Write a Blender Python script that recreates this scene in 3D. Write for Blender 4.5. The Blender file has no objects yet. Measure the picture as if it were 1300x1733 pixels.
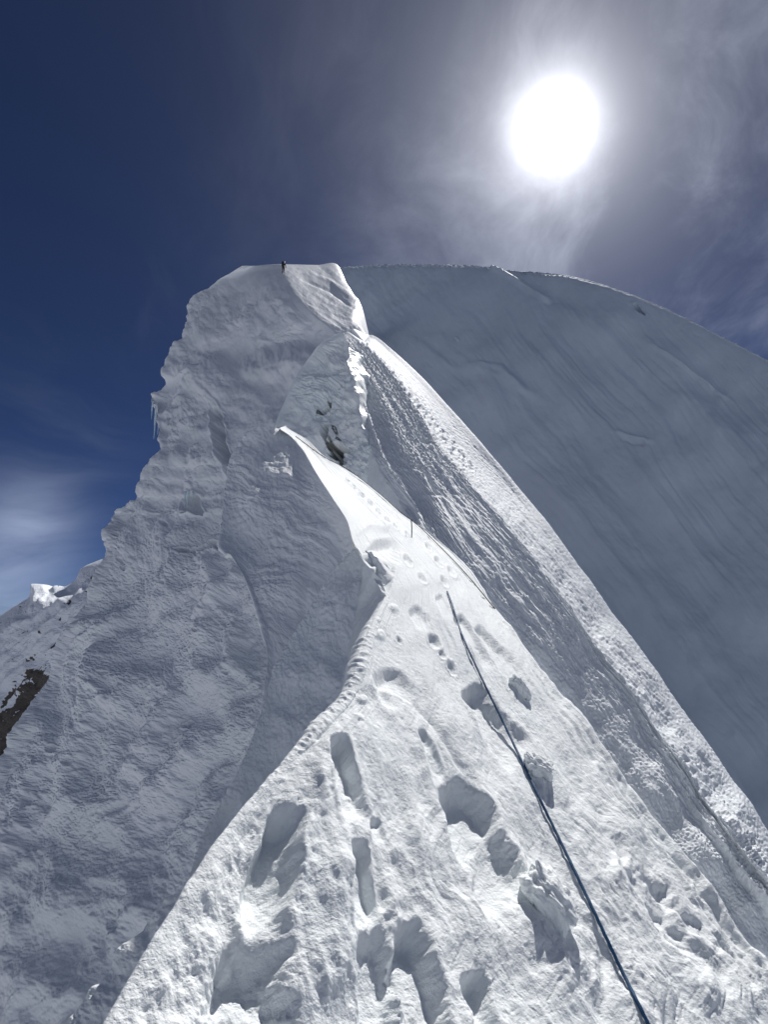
import bpy, bmesh, math, random
import numpy as np
from mathutils import Vector

R = math.radians
scene = bpy.context.scene
COL = scene.collection
rng = np.random.default_rng(7)
random.seed(5)

# ------------------------------------------------------------------ camera
F0 = 1000.0                      # focal length in pixels of a 1300 x 1733 frame
PITCH = R(11.0)
cam_d = bpy.data.cameras.new("camera")
cam = bpy.data.objects.new("camera", cam_d)
COL.objects.link(cam)
cam_d.sensor_fit = 'VERTICAL'
cam_d.sensor_height = 24.0
cam_d.lens = F0 / 1733.0 * 24.0
cam_d.clip_start = 0.02
cam_d.clip_end = 60000.0
cam.rotation_euler = (math.pi / 2 + PITCH, 0, 0)
scene.camera = cam
CP, SP = math.cos(PITCH), math.sin(PITCH)


def ray(px, py):
    px = np.asarray(px, float); py = np.asarray(py, float)
    x = (px - 650.0) / F0; u = (866.5 - py) / F0
    return np.stack([x + 0 * u, CP - u * SP + 0 * x, SP + u * CP + 0 * x], -1)


def W(px, py, d):
    return ray(px, py) * np.asarray(d, float)[..., None]


def proj(P):
    d = P[..., 1] * CP + P[..., 2] * SP
    u = P[..., 2] * CP - P[..., 1] * SP
    ds = np.maximum(d, 0.05)
    return 650 + P[..., 0] / ds * F0, 866.5 - u / ds * F0, ds


# ------------------------------------------------------------------ light
SUN = ray(940, 215); SUN = SUN / np.linalg.norm(SUN)
sun_el = math.asin(SUN[2]); sun_az = math.atan2(SUN[0], SUN[1])
sl = bpy.data.lights.new("sun", 'SUN')
sl.energy = 5.0; sl.angle = R(0.53); sl.color = (1.0, 0.975, 0.95)
so = bpy.data.objects.new("sun", sl); COL.objects.link(so)
so.location = (0, 0, 200)
so.rotation_euler = Vector((-SUN[0], -SUN[1], -SUN[2])).to_track_quat('-Z', 'Y').to_euler()

scene.view_settings.view_transform = 'Standard'
scene.view_settings.look = 'None'
scene.view_settings.exposure = 0.0
scene.view_settings.gamma = 1.0
scene.render.engine = 'CYCLES'
scene.cycles.use_denoising = True
scene.cycles.max_bounces = 5
scene.cycles.diffuse_bounces = 4
scene.cycles.glossy_bounces = 2
scene.cycles.sample_clamp_indirect = 5

w = bpy.data.worlds.new("World"); scene.world = w; w.use_nodes = True
wt = w.node_tree; wt.nodes.clear()


class NT:
    """small helper to write node graphs as expressions"""
    def __init__(s, t): s.t = t; s.n = t.nodes; s.l = t.links

    def put(s, sock, v):
        if hasattr(v, 'is_output'): s.l.new(v, sock)
        elif v is not None:
            if isinstance(v, (tuple, list)) and len(v) == 3 and sock.type == 'RGBA': v = (*v, 1)
            sock.default_value = v

    def m(s, op, a, b=None, c=None, clamp=False):
        n = s.n.new('ShaderNodeMath'); n.operation = op; n.use_clamp = clamp
        for i, v in enumerate((a, b, c)): s.put(n.inputs[i], v)
        return n.outputs[0]

    def vm(s, op, a, b=None, sc=None):
        n = s.n.new('ShaderNodeVectorMath'); n.operation = op
        s.put(n.inputs[0], a); s.put(n.inputs[1], b)
        if sc is not None: s.put(n.inputs[3], sc)
        return n.outputs[1] if op in ('DOT_PRODUCT', 'LENGTH', 'DISTANCE') else n.outputs[0]

    def noise(s, v, scale, detail=5, rough=.5, dist=0.0, out=0):
        n = s.n.new('ShaderNodeTexNoise')
        s.put(n.inputs['Vector'], v); n.inputs['Scale'].default_value = scale
        n.inputs['Detail'].default_value = detail; n.inputs['Roughness'].default_value = rough
        n.inputs['Distortion'].default_value = dist
        return n.outputs[out]

    def ramp(s, f, a, b, va=0.0, vb=1.0, kind='SMOOTHSTEP'):
        n = s.n.new('ShaderNodeMapRange'); n.interpolation_type = kind
        for i, v in enumerate((f, a, b, va, vb)): s.put(n.inputs[i], v)
        return n.outputs[0]

    def mix(s, f, a, b, kind='MIX'):
        n = s.n.new('ShaderNodeMix'); n.data_type = 'RGBA'; n.blend_type = kind
        s.put(n.inputs[0], f); s.put(n.inputs[6], a); s.put(n.inputs[7], b)
        return n.outputs[2]

    def scale(s, v, k):
        n = s.n.new('ShaderNodeMapping'); s.put(n.inputs[0], v); n.inputs['Scale'].default_value = k
        return n.outputs[0]


g = NT(wt)
sky = wt.nodes.new('ShaderNodeTexSky'); sky.sky_type = 'NISHITA'
sky.sun_disc = False; sky.sun_elevation = sun_el; sky.sun_rotation = sun_az
sky.altitude = 6000; sky.air_density = 1.0; sky.dust_density = 0.4; sky.ozone_density = 3.0
tc = wt.nodes.new('ShaderNodeTexCoord'); D_ = g.vm('NORMALIZE', tc.outputs['Generated'])
bg = wt.nodes.new('ShaderNodeBackground'); bg.inputs['Strength'].default_value = 0.1
outw = wt.nodes.new('ShaderNodeOutputWorld')
cosA = g.vm('DOT_PRODUCT', D_, tuple(SUN))
ang = g.m('ARCCOSINE', g.m('MINIMUM', cosA, 0.999999))        # angle from the sun, radians


def blob(px, py, rad, soft=2.0):
    """gaussian patch of sky round a direction, radius in radians"""
    d = ray(px, py); d = d / np.linalg.norm(d)
    a = g.m('ARCCOSINE', g.m('MINIMUM', g.vm('DOT_PRODUCT', D_, tuple(d)), 0.999999))
    q = g.m('DIVIDE', a, rad)
    return g.m('EXPONENT', g.m('MULTIPLY', g.m('MULTIPLY', q, q), -1.0))


# thin cirrus: warped, stretched noise in direction space
warp = g.vm('ADD', D_, g.vm('SCALE', g.vm('SUBTRACT', g.noise(D_, 2.2, 3, .5, out=1), (.5, .5, .5)), None, 0.35))
n1 = g.noise(g.scale(warp, (2.6, 1.2, 2.2)), 1.5, 9, .62)
n2 = g.noise(g.scale(warp, (3.0, 1.0, 1.4)), 2.0, 7, .55, .5)
cir = g.ramp(n1, .36, .78)
wisps = g.ramp(n2, .50, .80)
n3 = g.noise(g.scale(warp, (1.5, 1.5, 9.0)), 2.2, 6, .55)
elev = g.vm('DOT_PRODUCT', D_, (0, 0, 1))
low = g.ramp(elev, 0.0, 0.36, 1.0, 0.0)
cover = g.m('MULTIPLY', cir, g.m('MULTIPLY', blob(1140, 430, .33), 1.45))
cover = g.m('ADD', cover, g.m('MULTIPLY', wisps, g.m('MULTIPLY', blob(1180, 330, .24), .55)))
cover = g.m('ADD', cover, g.m('MULTIPLY', blob(50, 893, .062), g.ramp(n3, -.2, .75)))
cover = g.m('ADD', cover, g.m('MULTIPLY', blob(90, 760, .10), g.m('MULTIPLY', g.ramp(n3, .3, .8), .16)))
cover = g.m('ADD', cover, g.m('MULTIPLY', blob(-60, 1030, .10), g.ramp(n3, .2, .7)))
cover = g.m('ADD', cover, g.m('MULTIPLY', blob(230, 380, .16), g.m('MULTIPLY', wisps, .16)))
cover = g.m('ADD', cover, g.m('MULTIPLY', g.ramp(g.vm('DOT_PRODUCT', D_, (0, -.8, .6)), .3, 1.0), g.ramp(n1, .3, .7)))   # unseen bright cloud added behind the camera to fill the shadows
glow = g.m('EXPONENT', g.m('DIVIDE', ang, -.13))              # scattering in the cirrus veil
glow2 = g.m('MINIMUM', g.m('POWER', g.m('DIVIDE', ang, .046), -2.25), 6.0)
veil = g.m('MULTIPLY', glow, g.m('ADD', .75, g.m('MULTIPLY', cir, .6)))
skyc = g.vm('SCALE', sky.outputs[0], None, 1.0)
skyc = g.vm('MULTIPLY', skyc, (.19, .225, .32))
L = g.vm('SCALE', (6.2, 6.3, 6.8), None, veil)
L2 = g.vm('SCALE', (9.8, 9.8, 10.2), None, glow2)
Lc = g.vm('SCALE', (2.2, 2.4, 2.8), None, g.m('MULTIPLY', cover, 1.0))
tot = skyc
for q in (L, L2, Lc): tot = g.vm('ADD', tot, q)
wt.links.new(tot, bg.inputs['Color']); wt.links.new(bg.outputs[0], outw.inputs[0])


# ------------------------------------------------------------------ noise tables (periodic)
def table(n, beta, ax=1.0, ay=1.0, lo=1.0, hi=None, seed=0):
    r = np.random.default_rng(seed)
    f = np.fft.rfft2(r.standard_normal((n, n)))
    ky = np.fft.fftfreq(n)[:, None] * n; kx = np.fft.rfftfreq(n)[None, :] * n
    k = np.sqrt((kx * ax) ** 2 + (ky * ay) ** 2); k[0, 0] = 1e9
    amp = k ** (-beta)
    amp[k < lo] *= 0.0
    if hi: amp *= np.exp(-(k / hi) ** 2)
    t = np.fft.irfft2(f * amp, s=(n, n)); t -= t.mean(); t /= t.std()
    return t.astype(np.float32)


T_FBM = table(1024, 2.6, lo=8, seed=1)          # soft lumps, about 8 per tile
T_ROUGH = table(1024, 2.0, lo=8, seed=2)       # crusty
T_BAND = table(1024, 1.2, lo=40, hi=130, seed=3)  # narrow band lumps
T_STR = table(1024, 2.3, ax=5.0, ay=1.0, lo=14, seed=4)  # long in x


def samp(t, u, v):
    n = t.shape[0]
    iu = np.floor(u); iv = np.floor(v); fu = (u - iu).astype(np.float32); fv = (v - iv).astype(np.float32)
    iu = iu.astype(np.int64); iv = iv.astype(np.int64)

    def wts(f):
        return ((1 - f) ** 3 / 6, (3 * f ** 3 - 6 * f * f + 4) / 6, (-3 * f ** 3 + 3 * f * f + 3 * f + 1) / 6, f ** 3 / 6)
    wu, wv = wts(fu), wts(fv)
    o = 0
    for j in range(4):
        r = (iv + j - 1) % n
        a = 0
        for i in range(4): a = a + wu[i] * t[r, (iu + i - 1) % n]
        o = o + wv[j] * a
    return o


def nz(t, S, T, size, asp=1.0, lo=8, off=0.0):
    """table t with its largest lumps about 'size' units across (asp: stretched along T)"""
    k = 1024.0 / lo / size
    return samp(t, S * k + off * 97.0, T * k / asp + off * 31.0)


def sst(x, a, b):
    t = np.clip((x - a) / (b - a), 0, 1); return t * t * (3 - 2 * t)


# ------------------------------------------------------------------ lofting
def pchip(A, segs):
    """monotone cubic through A along axis 0, segs[i] steps in interval i"""
    d = A[1:] - A[:-1]; m = np.zeros_like(A)
    p = d[:-1] * d[1:]
    with np.errstate(divide='ignore', invalid='ignore'):
        h = np.where(p > 0, 2 * p / np.where(d[:-1] + d[1:] == 0, 1, d[:-1] + d[1:]), 0)
    m[1:-1] = h; m[0] = d[0]; m[-1] = d[-1]
    out = []
    for i, s in enumerate(segs):
        t = (np.arange(s) / s).reshape((-1,) + (1,) * (A.ndim - 1))
        out.append((2 * t ** 3 - 3 * t * t + 1) * A[i] + (t ** 3 - 2 * t * t + t) * m[i] + (3 * t * t - 2 * t ** 3) * A[i + 1] + (t ** 3 - t * t) * m[i + 1])
    out.append(A[-1:])
    return np.concatenate(out, 0)


def loft(C, rs, cs):
    G = pchip(np.asarray(C, float), rs)
    G = np.swapaxes(pchip(np.swapaxes(G, 0, 1), cs), 0, 1)
    return G


def normals(P, flip=1.0):
    n = np.cross(np.gradient(P, axis=1), np.gradient(P, axis=0))
    return n / (np.linalg.norm(n, axis=-1, keepdims=True) + 1e-12) * flip


def face_cam(P, flip=None):
    """+1/-1 so that normals of the visible part look at the camera"""
    n = normals(P); px, py, d = proj(P)
    vis = (px > 0) & (px < 1300) & (py > 0) & (py < 1733)
    s = np.sum((n * -P).sum(-1)[vis] / d[vis])
    return 1.0 if s > 0 else -1.0


def arcs(P):
    """running lengths along columns (S) and rows (T) in pixel units"""
    px, py, d = proj(P)
    d = np.maximum(d, 0.3)
    S = np.zeros(P.shape[:2]); T = np.zeros(P.shape[:2])
    S[:, 1:] = np.cumsum(np.linalg.norm(P[:, 1:] - P[:, :-1], axis=-1) / d[:, 1:] * F0, 1)
    T[1:] = np.cumsum(np.linalg.norm(P[1:] - P[:-1], axis=-1) / d[1:] * F0, 0)
    # even out so neighbouring rows or columns do not shear
    return S, T


def smoothline(P, k=1):
    return P


def mesh_grid(name, P, mat, parent=None):
    nr, nc = P.shape[:2]
    me = bpy.data.meshes.new(name)
    me.vertices.add(nr * nc)
    me.vertices.foreach_set('co', P.reshape(-1).astype(np.float32))
    i = np.arange(nr * nc).reshape(nr, nc)
    q = np.stack([i[:-1, :-1], i[:-1, 1:], i[1:, 1:], i[1:, :-1]], -1).reshape(-1, 4)
    me.loops.add(q.size); me.polygons.add(len(q))
    me.loops.foreach_set('vertex_index', q.reshape(-1).astype(np.int32))
    me.polygons.foreach_set('loop_start', (np.arange(len(q)) * 4).astype(np.int32))
    me.polygons.foreach_set('loop_total', np.full(len(q), 4, np.int32))
    me.polygons.foreach_set('use_smooth', np.ones(len(q), bool))
    me.update(calc_edges=True)
    me.materials.append(mat)
    o = bpy.data.objects.new(name, me); COL.objects.link(o)
    if parent: o.parent = parent
    return o


def tag(o, label=None, cat=None, group=None, kind=None):
    for k, v in (('label', label), ('category', cat), ('group', group), ('kind', kind)):
        if v: o[k] = v
    return o


# sculpting in the pixel coordinates of the photograph; all amounts in pixels at that depth
def ell(PX, PY, x, y, rx, ry, rot=0.0):
    c, s = math.cos(R(rot)), math.sin(R(rot))
    dx, dy = PX - x, PY - y
    return np.sqrt(((dx * c + dy * s) / rx) ** 2 + ((-dx * s + dy * c) / ry) ** 2)


def pit(H, PX, PY, x, y, rx, ry, amt, rot=0.0, sharp=.5, wob=None, rim=0.12):
    q = ell(PX, PY, x, y, rx, ry, rot)
    if wob is not None: q = q + wob
    H -= amt * (1 - sst(q, 1 - sharp, 1.0))
    if rim: H += amt * rim * np.exp(-((q - 1.12) / .16) ** 2)


def hole(H, PX, PY, a, b, w, amt, wob=0.0, flat=0.0):
    """a boot hole or trench: steep wall at its upper end a, floor rising towards its lower end b"""
    ax, ay = b[0] - a[0], b[1] - a[1]; L_ = math.hypot(ax, ay); ax /= L_; ay /= L_
    dx, dy = PX - a[0], PY - a[1]
    t = (dx * ax + dy * ay) / L_; wv = w * (.72 + .34 * np.clip(t, 0, 1)); r = np.abs(-dx * ay + dy * ax) / wv + wob
    e = .16 * min(1.0, 2.2 * w / L_) + .03
    tt = np.clip(t, 0, 1)
    cap = sst(t - (r * .62) ** 4 * w / L_ + np.asarray(wob) * .3 * w / L_, -e, e)
    m = (1 - sst(r, .50, 1.18)) * cap * (1 - sst(t, .72, 1.06))
    H -= amt * m * (flat + (1 - flat) * (1 - tt) ** .8)
    H += amt * .07 * np.exp(-((r - 1.25) / .22) ** 2) * sst(t, -.1, .1) * (1 - sst(t, .8, 1.1))


def seg_dist(PX, PY, pts):
    best = np.full(PX.shape, 1e9); par = np.zeros(PX.shape); side = np.zeros(PX.shape)
    acc = 0.0
    for (x0, y0), (x1, y1) in zip(pts[:-1], pts[1:]):
        vx, vy = x1 - x0, y1 - y0; L2_ = vx * vx + vy * vy; Ls = math.sqrt(L2_)
        t = np.clip(((PX - x0) * vx + (PY - y0) * vy) / L2_, 0, 1)
        dx, dy = PX - x0 - t * vx, PY - y0 - t * vy
        q = np.hypot(dx, dy); u = q < best
        best = np.where(u, q, best); par = np.where(u, acc + t * Ls, par)
        side = np.where(u, np.sign(vx * dy - vy * dx), side); acc += Ls
    return best, par / acc, side


def stroke(H, PX, PY, pts, wid, amt, taper=True, wob=None):
    q, t, s = seg_dist(PX, PY, pts)
    if wob is not None: q = np.maximum(q + wob, 0)
    a = np.exp(-(q / wid) ** 2)
    if taper: a = a * np.sqrt(np.clip(np.sin(np.pi * np.clip(t, .02, .98)), 0, 1))
    H += amt * a


def step(H, PX, PY, pts, wid, amt, fade=30.0):
    """a little scarp: surface higher on the side to the left of the line's direction, fading away"""
    q, t, s = seg_dist(PX, PY, pts)
    sd = -q * s
    a = sst(sd, -wid, wid) * np.exp(-np.maximum(sd, 0) / fade) * np.sin(np.pi * np.clip(t, .02, .98)) ** .5
    H += amt * a


# ------------------------------------------------------------------ materials
def snow_mat(name, col, col2, grain, patch, bump=.5, rough=.75, sss=0.0, sssr=.02, streak=None, dirt=None):
    m = bpy.data.materials.new(name); m.use_nodes = True
    t = m.node_tree; k = NT(t); b = t.nodes['Principled BSDF']
    co = t.nodes.new('ShaderNodeTexCoord').outputs['Object']
    n = k.noise(co, 1.0 / patch, 6, .55, .3)
    c = k.mix(k.ramp(n, .38, .66), col, col2)
    if dirt:
        dcol, dsc, lo, hi = dirt
        c = k.mix(k.ramp(k.noise(co, 1.0 / dsc, 8, .65, .5), lo, hi), c, dcol)
    k.put(b.inputs['Base Color'], c)
    b.inputs['Roughness'].default_value = rough
    b.inputs['IOR'].default_value = 1.31
    b.inputs['Specular IOR Level'].default_value = .35
    if sss:
        b.inputs['Subsurface Weight'].default_value = sss
        b.inputs['Subsurface Radius'].default_value = (.55, .85, 1.0)
        b.inputs['Subsurface Scale'].default_value = sssr
    n1 = k.noise(co, 1.0 / grain, 3, .65)
    n2 = k.noise(co, 1.0 / (grain * 6), 4, .6)
    h = k.m('ADD', n1, k.m('MULTIPLY', n2, 4.0))
    bp = t.nodes.new('ShaderNodeBump'); bp.inputs['Strength'].default_value = bump
    bp.inputs['Distance'].default_value = grain * .8
    t.links.new(h, bp.inputs['Height']); t.links.new(bp.outputs[0], b.inputs['Normal'])
    return m


M_NEAR = snow_mat('near_snow', (.85, .88, .88), (.81, .85, .86), .0035, .5, .55)
M_RIDGE = snow_mat('ridge_snow', (.82, .85, .87), (.77, .81, .84), .03, 6.0, .35)
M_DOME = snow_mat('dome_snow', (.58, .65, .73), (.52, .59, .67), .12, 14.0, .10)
M_WALL = snow_mat('glacier_ice', (.78, .80, .83), (.69, .73, .76), .06, 7.0, .35, .6, dirt=((.70, .76, .79), 9.0, .62, .80))
M_FIN = snow_mat('fin_ice', (.88, .90, .91), (.83, .87, .88), .02, 1.6, .18, .6)
M_FAR = snow_mat('far_snow', (.72, .75, .80), (.40, .40, .40), 1.0, 160.0, .4)


def plain(name, col, rough=.6, bumpsc=None, metal=0.0, col2=None, sc=20.0):
    m = bpy.data.materials.new(name); m.use_nodes = True
    t = m.node_tree; k = NT(t); b = t.nodes['Principled BSDF']
    co = t.nodes.new('ShaderNodeTexCoord').outputs['Object']
    n = k.noise(co, sc, 4, .6)
    k.put(b.inputs['Base Color'], k.mix(k.ramp(n, .35, .65), col, col2 or tuple(x * .8 for x in col)))
    b.inputs['Roughness'].default_value = rough; b.inputs['Metallic'].default_value = metal
    bp = t.nodes.new('ShaderNodeBump'); bp.inputs['Strength'].default_value = .3
    bp.inputs['Distance'].default_value = .3 / sc
    t.links.new(n, bp.inputs['Height']); t.links.new(bp.outputs[0], b.inputs['Normal'])
    return m


# ------------------------------------------------------------------ FOREGROUND RIDGE
EYE = 1.25


def hF(x, y):
    yy = .5 * (y - 3.2 + np.sqrt((y - 3.2) ** 2 + .3))
    x0 = -.25 * yy
    return -EYE + .5 * y - .70 * (x - x0)


def dF(px, py):
    r = ray(px, py); d = np.full(np.shape(px), 1.5)
    lo = np.full(np.shape(px), .2); hi = np.full(np.shape(px), 30.0)
    for _ in range(60):
        mid = (lo + hi) / 2; P = r * mid[..., None]
        above = P[..., 2] > hF(P[..., 0], P[..., 1])
        lo = np.where(above, mid, lo); hi = np.where(above, hi, mid)
    return (lo + hi) / 2


LE = [(-300, 2600), (60, 1980), (180, 1733), (255, 1600), (330, 1480), (400, 1380), (480, 1292), (548, 1222), (582, 1185), (605, 1130), (624, 1070),
      (650, 1010), (638, 975), (614, 948), (598, 918), (588, 884), (562, 842), (536, 802), (511, 760), (491, 738), (474, 726)]
RE = [(2000, 2600), (1600, 2050), (1390, 1760), (1290, 1625), (1190, 1490), (1105, 1375), (1030, 1275), (960, 1185), (915, 1125), (875, 1072), (832, 1018),
      (800, 975), (770, 940), (736, 908), (702, 884), (677, 867), (640, 835), (592, 799), (550, 773), (516, 742), (484, 722)]
rows = []
FR = [0, .06, .2, .4, .6, .8, .94, 1.0]
DL = []
for i, (l, r_) in enumerate(zip(LE, RE)):
    l = np.array(l, float); r_ = np.array(r_, float)
    pts = np.array([l + (r_ - l) * f for f in FR])
    d = dF(pts[:, 0], pts[:, 1])
    DL.append(d[0])
    P = W(pts[:, 0], pts[:, 1], d)
    D0 = max(d[0], .9); D1 = d[-1]
    # crown the section slightly so that both lips round off
    if i < 13:
        hl = [P[0] + np.array(v) * D0 for v in ((-.55, .4, -3.0), (-.16, .05, -.7), (-.035, .01, -.10))]
    else:
        hl = [P[0] * 1.18 + np.array((.45, 0, -.6)), P[0] * 1.06 + np.array((.08, 0, -.04)), P[0] * 1.012]
    hr = [P[-1] + np.array(v) * D1 for v in ((.03, .02, -.06), (.15, .12, -.45), (.9, .8, -3.0))]
    if i >= 17: hr = [P[-1] * 1.012, P[-1] * 1.05 + np.array((0, 0, -.05)), P[-1] * 1.12 + np.array((0, 0, -.9))]
    rows.append(np.concatenate([hl, P, hr]))
rows = np.array(rows)
back = rows[0] + (rows[0] - rows[1]) * 3.0 + np.array((0, -3.0, -1.5))
back2 = back + np.array((0, -12.0, -8.0))
top = rows[-1] * 1.03
top2 = rows[-1] * 1.15
Cg = np.concatenate([[back2], [back], rows, [top], [top2]])
rs = [6, 20, 60, 90] + [90, 80, 72, 66, 62, 50, 46, 46, 46, 40, 36, 34, 32, 34, 44, 34, 30, 26] + [10, 6]
cs = [8, 16, 18, 40, 90, 150, 150, 150, 110, 46, 20, 16, 8]
P = loft(Cg, rs, cs)
sF = face_cam(P); N = normals(P, sF)
PX, PY, DD = proj(P); S, T = arcs(P)
S = S - S[:, sum(cs[:3]):sum(cs[:3]) + 1]
front = sst(P[..., 1], -.5, .3)
H = np.zeros(PX.shape)
wob = nz(T_FBM, PX, PY, 90) * .09
wob2 = nz(T_FBM, PX, PY, 60, off=4) * 2.6
sz = np.clip((PY - 700) / 800, .12, 1.0)     # how coarse things look
# broad lumps and crust
H += nz(T_FBM, PX, PY, 190) * 2.4 * sz
H += nz(T_ROUGH, PX, PY, 60, off=1) * .25 * sz
# long stripes that run up the slope, parallel to the ridge
u = PX * .80 - PY * .60; v = PX * .60 + PY * .80
rightside = sst(PX - (650 + (PY - 950) * .35), -40, 120)
H += nz(T_STR, v, u, 110) * 1.2 * sz * (.4 + rightside)
H += np.abs(nz(T_BAND, u, v, 26, 2.6, lo=40)) * -.45 * sz * rightside
u3 = PX - (PY - 1200) * .22
H += nz(T_STR, PY, u3, 90, off=3) * 1.1 * sz * (1 - rightside)


def P_(*a, **k):
    k['sharp'] = k.get('sharp', .6)
    pit(H, PX, PY, *a, wob=wob, **k)


def tr(pts, wid, amt, **k): stroke(H, PX, PY, pts, wid, amt, wob=wob2 * min(1, wid / 16), **k)


ci = np.cumsum(np.concatenate([[0], np.repeat(1.0 / np.array(cs), cs)])); ci = (ci - 3) / 7.0      # 0 at the left lip, 1 at the right
ci = np.broadcast_to(ci[None], PX.shape); wl = np.clip((PY - 640) / 1100, .06, 1.1)
gx_ = ci * 1100 + nz(T_FBM, PX, PY, 220, off=44) * 10
lines = nz(T_STR, T * .45, gx_, 150, off=41) * 2.0 + nz(T_STR, T * .6, gx_, 60, off=42) * .9
H += lines * wl * (.45 + .55 * sst(ci, .3, .6))
ridg = np.abs(nz(T_STR, T * .6, gx_, 85, off=43))
H += -1.6 * np.exp(-(ridg / .10) ** 2) * wl * sst(ci, .35, .6)

# heaped, broken snow on the left shoulder
left = (1 - sst(PX - (430 + (1733 - PY) * .30), -40, 160)) * sst(PY, 1150, 1330)
mott = sst(nz(T_FBM, PX, PY, 110, off=17), -.3, .9)
H += (np.maximum(nz(T_FBM, PX, PY, 110, off=7), -.8)) * 2.2 * left
H += nz(T_ROUGH, PX, PY, 34, off=9) * .55 * left * mott
wobh = nz(T_FBM, PX, PY, 130, off=22) * .10 + nz(T_ROUGH, PX, PY, 40, off=23) * .02
# boot holes, trenches and ribs
stroke(H, PX, PY, [(600, 1165), (562, 1290), (538, 1420), (522, 1560), (505, 1760)], 75, 30)
for pts_, w_, a_ in (([(655, 1185), (700, 1400), (770, 1760)], 22, 8), ([(700, 1090), (800, 1330), (930, 1600), (1010, 1760)], 26, 9), ([(620, 1250), (640, 1420), (668, 1600)], 20, 6),
                     ([(760, 1100), (900, 1380), (1060, 1700)], 16, -6), ([(840, 1150), (980, 1400), (1150, 1700)], 20, 7), ([(900, 1200), (1050, 1440), (1230, 1700)], 12, -6)):
    stroke(H, PX, PY, pts_, w_, a_, wob=wob2)
stroke(H, PX, PY, [(462, 1370), (425, 1540), (350, 1760)], 58, -26)
stroke(H, PX, PY, [(650, 1010), (618, 1090), (596, 1170)], 20, 7)
tr([(536, 1280), (533, 1340), (536, 1400)], 14, 9)
tr([(598, 1178), (622, 1162), (655, 1172), (700, 1200)], 10, 5)
tr([(520, 1390), (497, 1450), (478, 1530), (440, 1590)], 20, 12)
tr([(390, 1400), (370, 1480), (340, 1560)], 26, 6)
tr([(412, 1545), (408, 1600), (392, 1640)], 9, 20)
tr([(570, 1440), (566, 1560), (560, 1700)], 26, 11)
tr([(655, 1460), (664, 1540), (690, 1620)], 14, 10)
tr([(690, 1185), (730, 1225), (770, 1290), (830, 1360)], 5, -4)
tr([(672, 1190), (700, 1240), (735, 1330), (745, 1420)], 14, 6)
tr([(598, 905), (625, 890), (660, 890), (690, 912)], 7, 4)
for a, b_, w_, am, fl_ in (((560, 1268), (600, 1410), 24, 50, .1), ((640, 1150), (690, 1196), 30, 20, 0), ((630, 1395), (636, 1436), 15, 15, 0),
                      ((482, 1385), (432, 1590), 36, 66, .15), ((436, 1612), (400, 1790), 80, 60, .3),                       ((598, 1440), (618, 1590), 22, 40, .25), ((624, 1590), (655, 1850), 42, 40, .5), ((692, 1575), (742, 1820), 40, 56, .4), ((802, 1650), (836, 1800), 25, 42, .3),
                      ((712, 1240), (750, 1335), 12, 14, .1), ((768, 1338), (872, 1556), 46, 52, .3), ((798, 1168), (884, 1294), 26, 34, .2),
                      ((776, 1046), (832, 1136), 11, 15, .2), ((812, 1064), (898, 1176), 14, 17, .2), ((700, 1032), (724, 1064), 15, 10, 0),
                      ((648, 918), (656, 962), 34, 17, 0), ((658, 955), (612, 1050), 18, 18, .2), ((742, 1010), (760, 1050), 9, 7, 0)):
    hole(H, PX, PY, a, b_, w_, am * .72, wobh, fl_)
for x, y, r in ((726, 925, 5), (742, 950, 6), (765, 968, 6), (690, 905, 4), (715, 980, 6), (612, 838, 4), (626, 852, 4), (640, 866, 4), (655, 880, 4), (598, 824, 3),
                (588, 812, 3), (668, 892, 4), (752, 985, 6), (690, 948, 6), (676, 1085, 5), (735, 1085, 9), (765, 1130, 8), (748, 1108, 6)):
    P_(x, y, r * 1.0, r * 2.0, r * .9, rot=-35, sharp=.8)
for k_, (x, y) in enumerate(((600, 1225), (640, 1080), (664, 1030), (610, 1190), (470, 1320), (520, 1265))):
    pit(H, PX, PY, x, y, 12, 9, -4, wob=wob, rim=0, sharp=.8)
# rope-cut grooves near the right lip
qR, tR, sR = seg_dist(PX, PY, [(700, 868), (800, 975), (900, 1110), (1030, 1275), (1190, 1490), (1290, 1625), (1390, 1760)])
gs = np.clip((PY - 850) / 700, .15, 1.0)
for off_, am, wd in ((12, 12, 4), (26, 11, 4), (42, 6.0, 3)):
    near = sst(PY, 940, 1060) * (1 - sst(PY, 1450 + off_ * 3, 1640 + off_ * 3) * .6)
    H -= am * gs * near * np.exp(-((qR + wob2 * .35 - off_ * gs * .8) / (wd * (gs + .3))) ** 2)
stroke(H, PX, PY, [(1060, 1450), (1130, 1520), (1190, 1580), (1240, 1620)], 6, -8, wob=wob2)
stroke(H, PX, PY, [(1040, 1455), (1100, 1530), (1170, 1590)], 5, -6, wob=wob2)
stroke(H, PX, PY, [(905, 1075), (960, 1150), (1040, 1270), (1120, 1380)], 5, -5, wob=wob2)
# many little wind pits on the right side
r2 = np.random.default_rng(11)
for _ in range(90):
    y = r2.uniform(1000, 1733); a = (y - 868) * .80
    x = 700 + a - r2.uniform(30, 330) * (y - 700) / 1000
    s_ = r2.uniform(3, 7) * (y - 600) / 900
    pit(H, PX, PY, x, y, s_ * .55, s_ * 2.4, s_ * .22, rot=-34 + r2.uniform(-8, 8), sharp=.8, rim=.1)
H *= .25 + .75 * np.maximum(sst(S, 0, 55), 1 - sst(PY, 1180, 1330))
amp = (DD / F0)[..., None]
P = P + N * (H * front)[..., None] * np.clip(amp, 0, .02)
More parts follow.
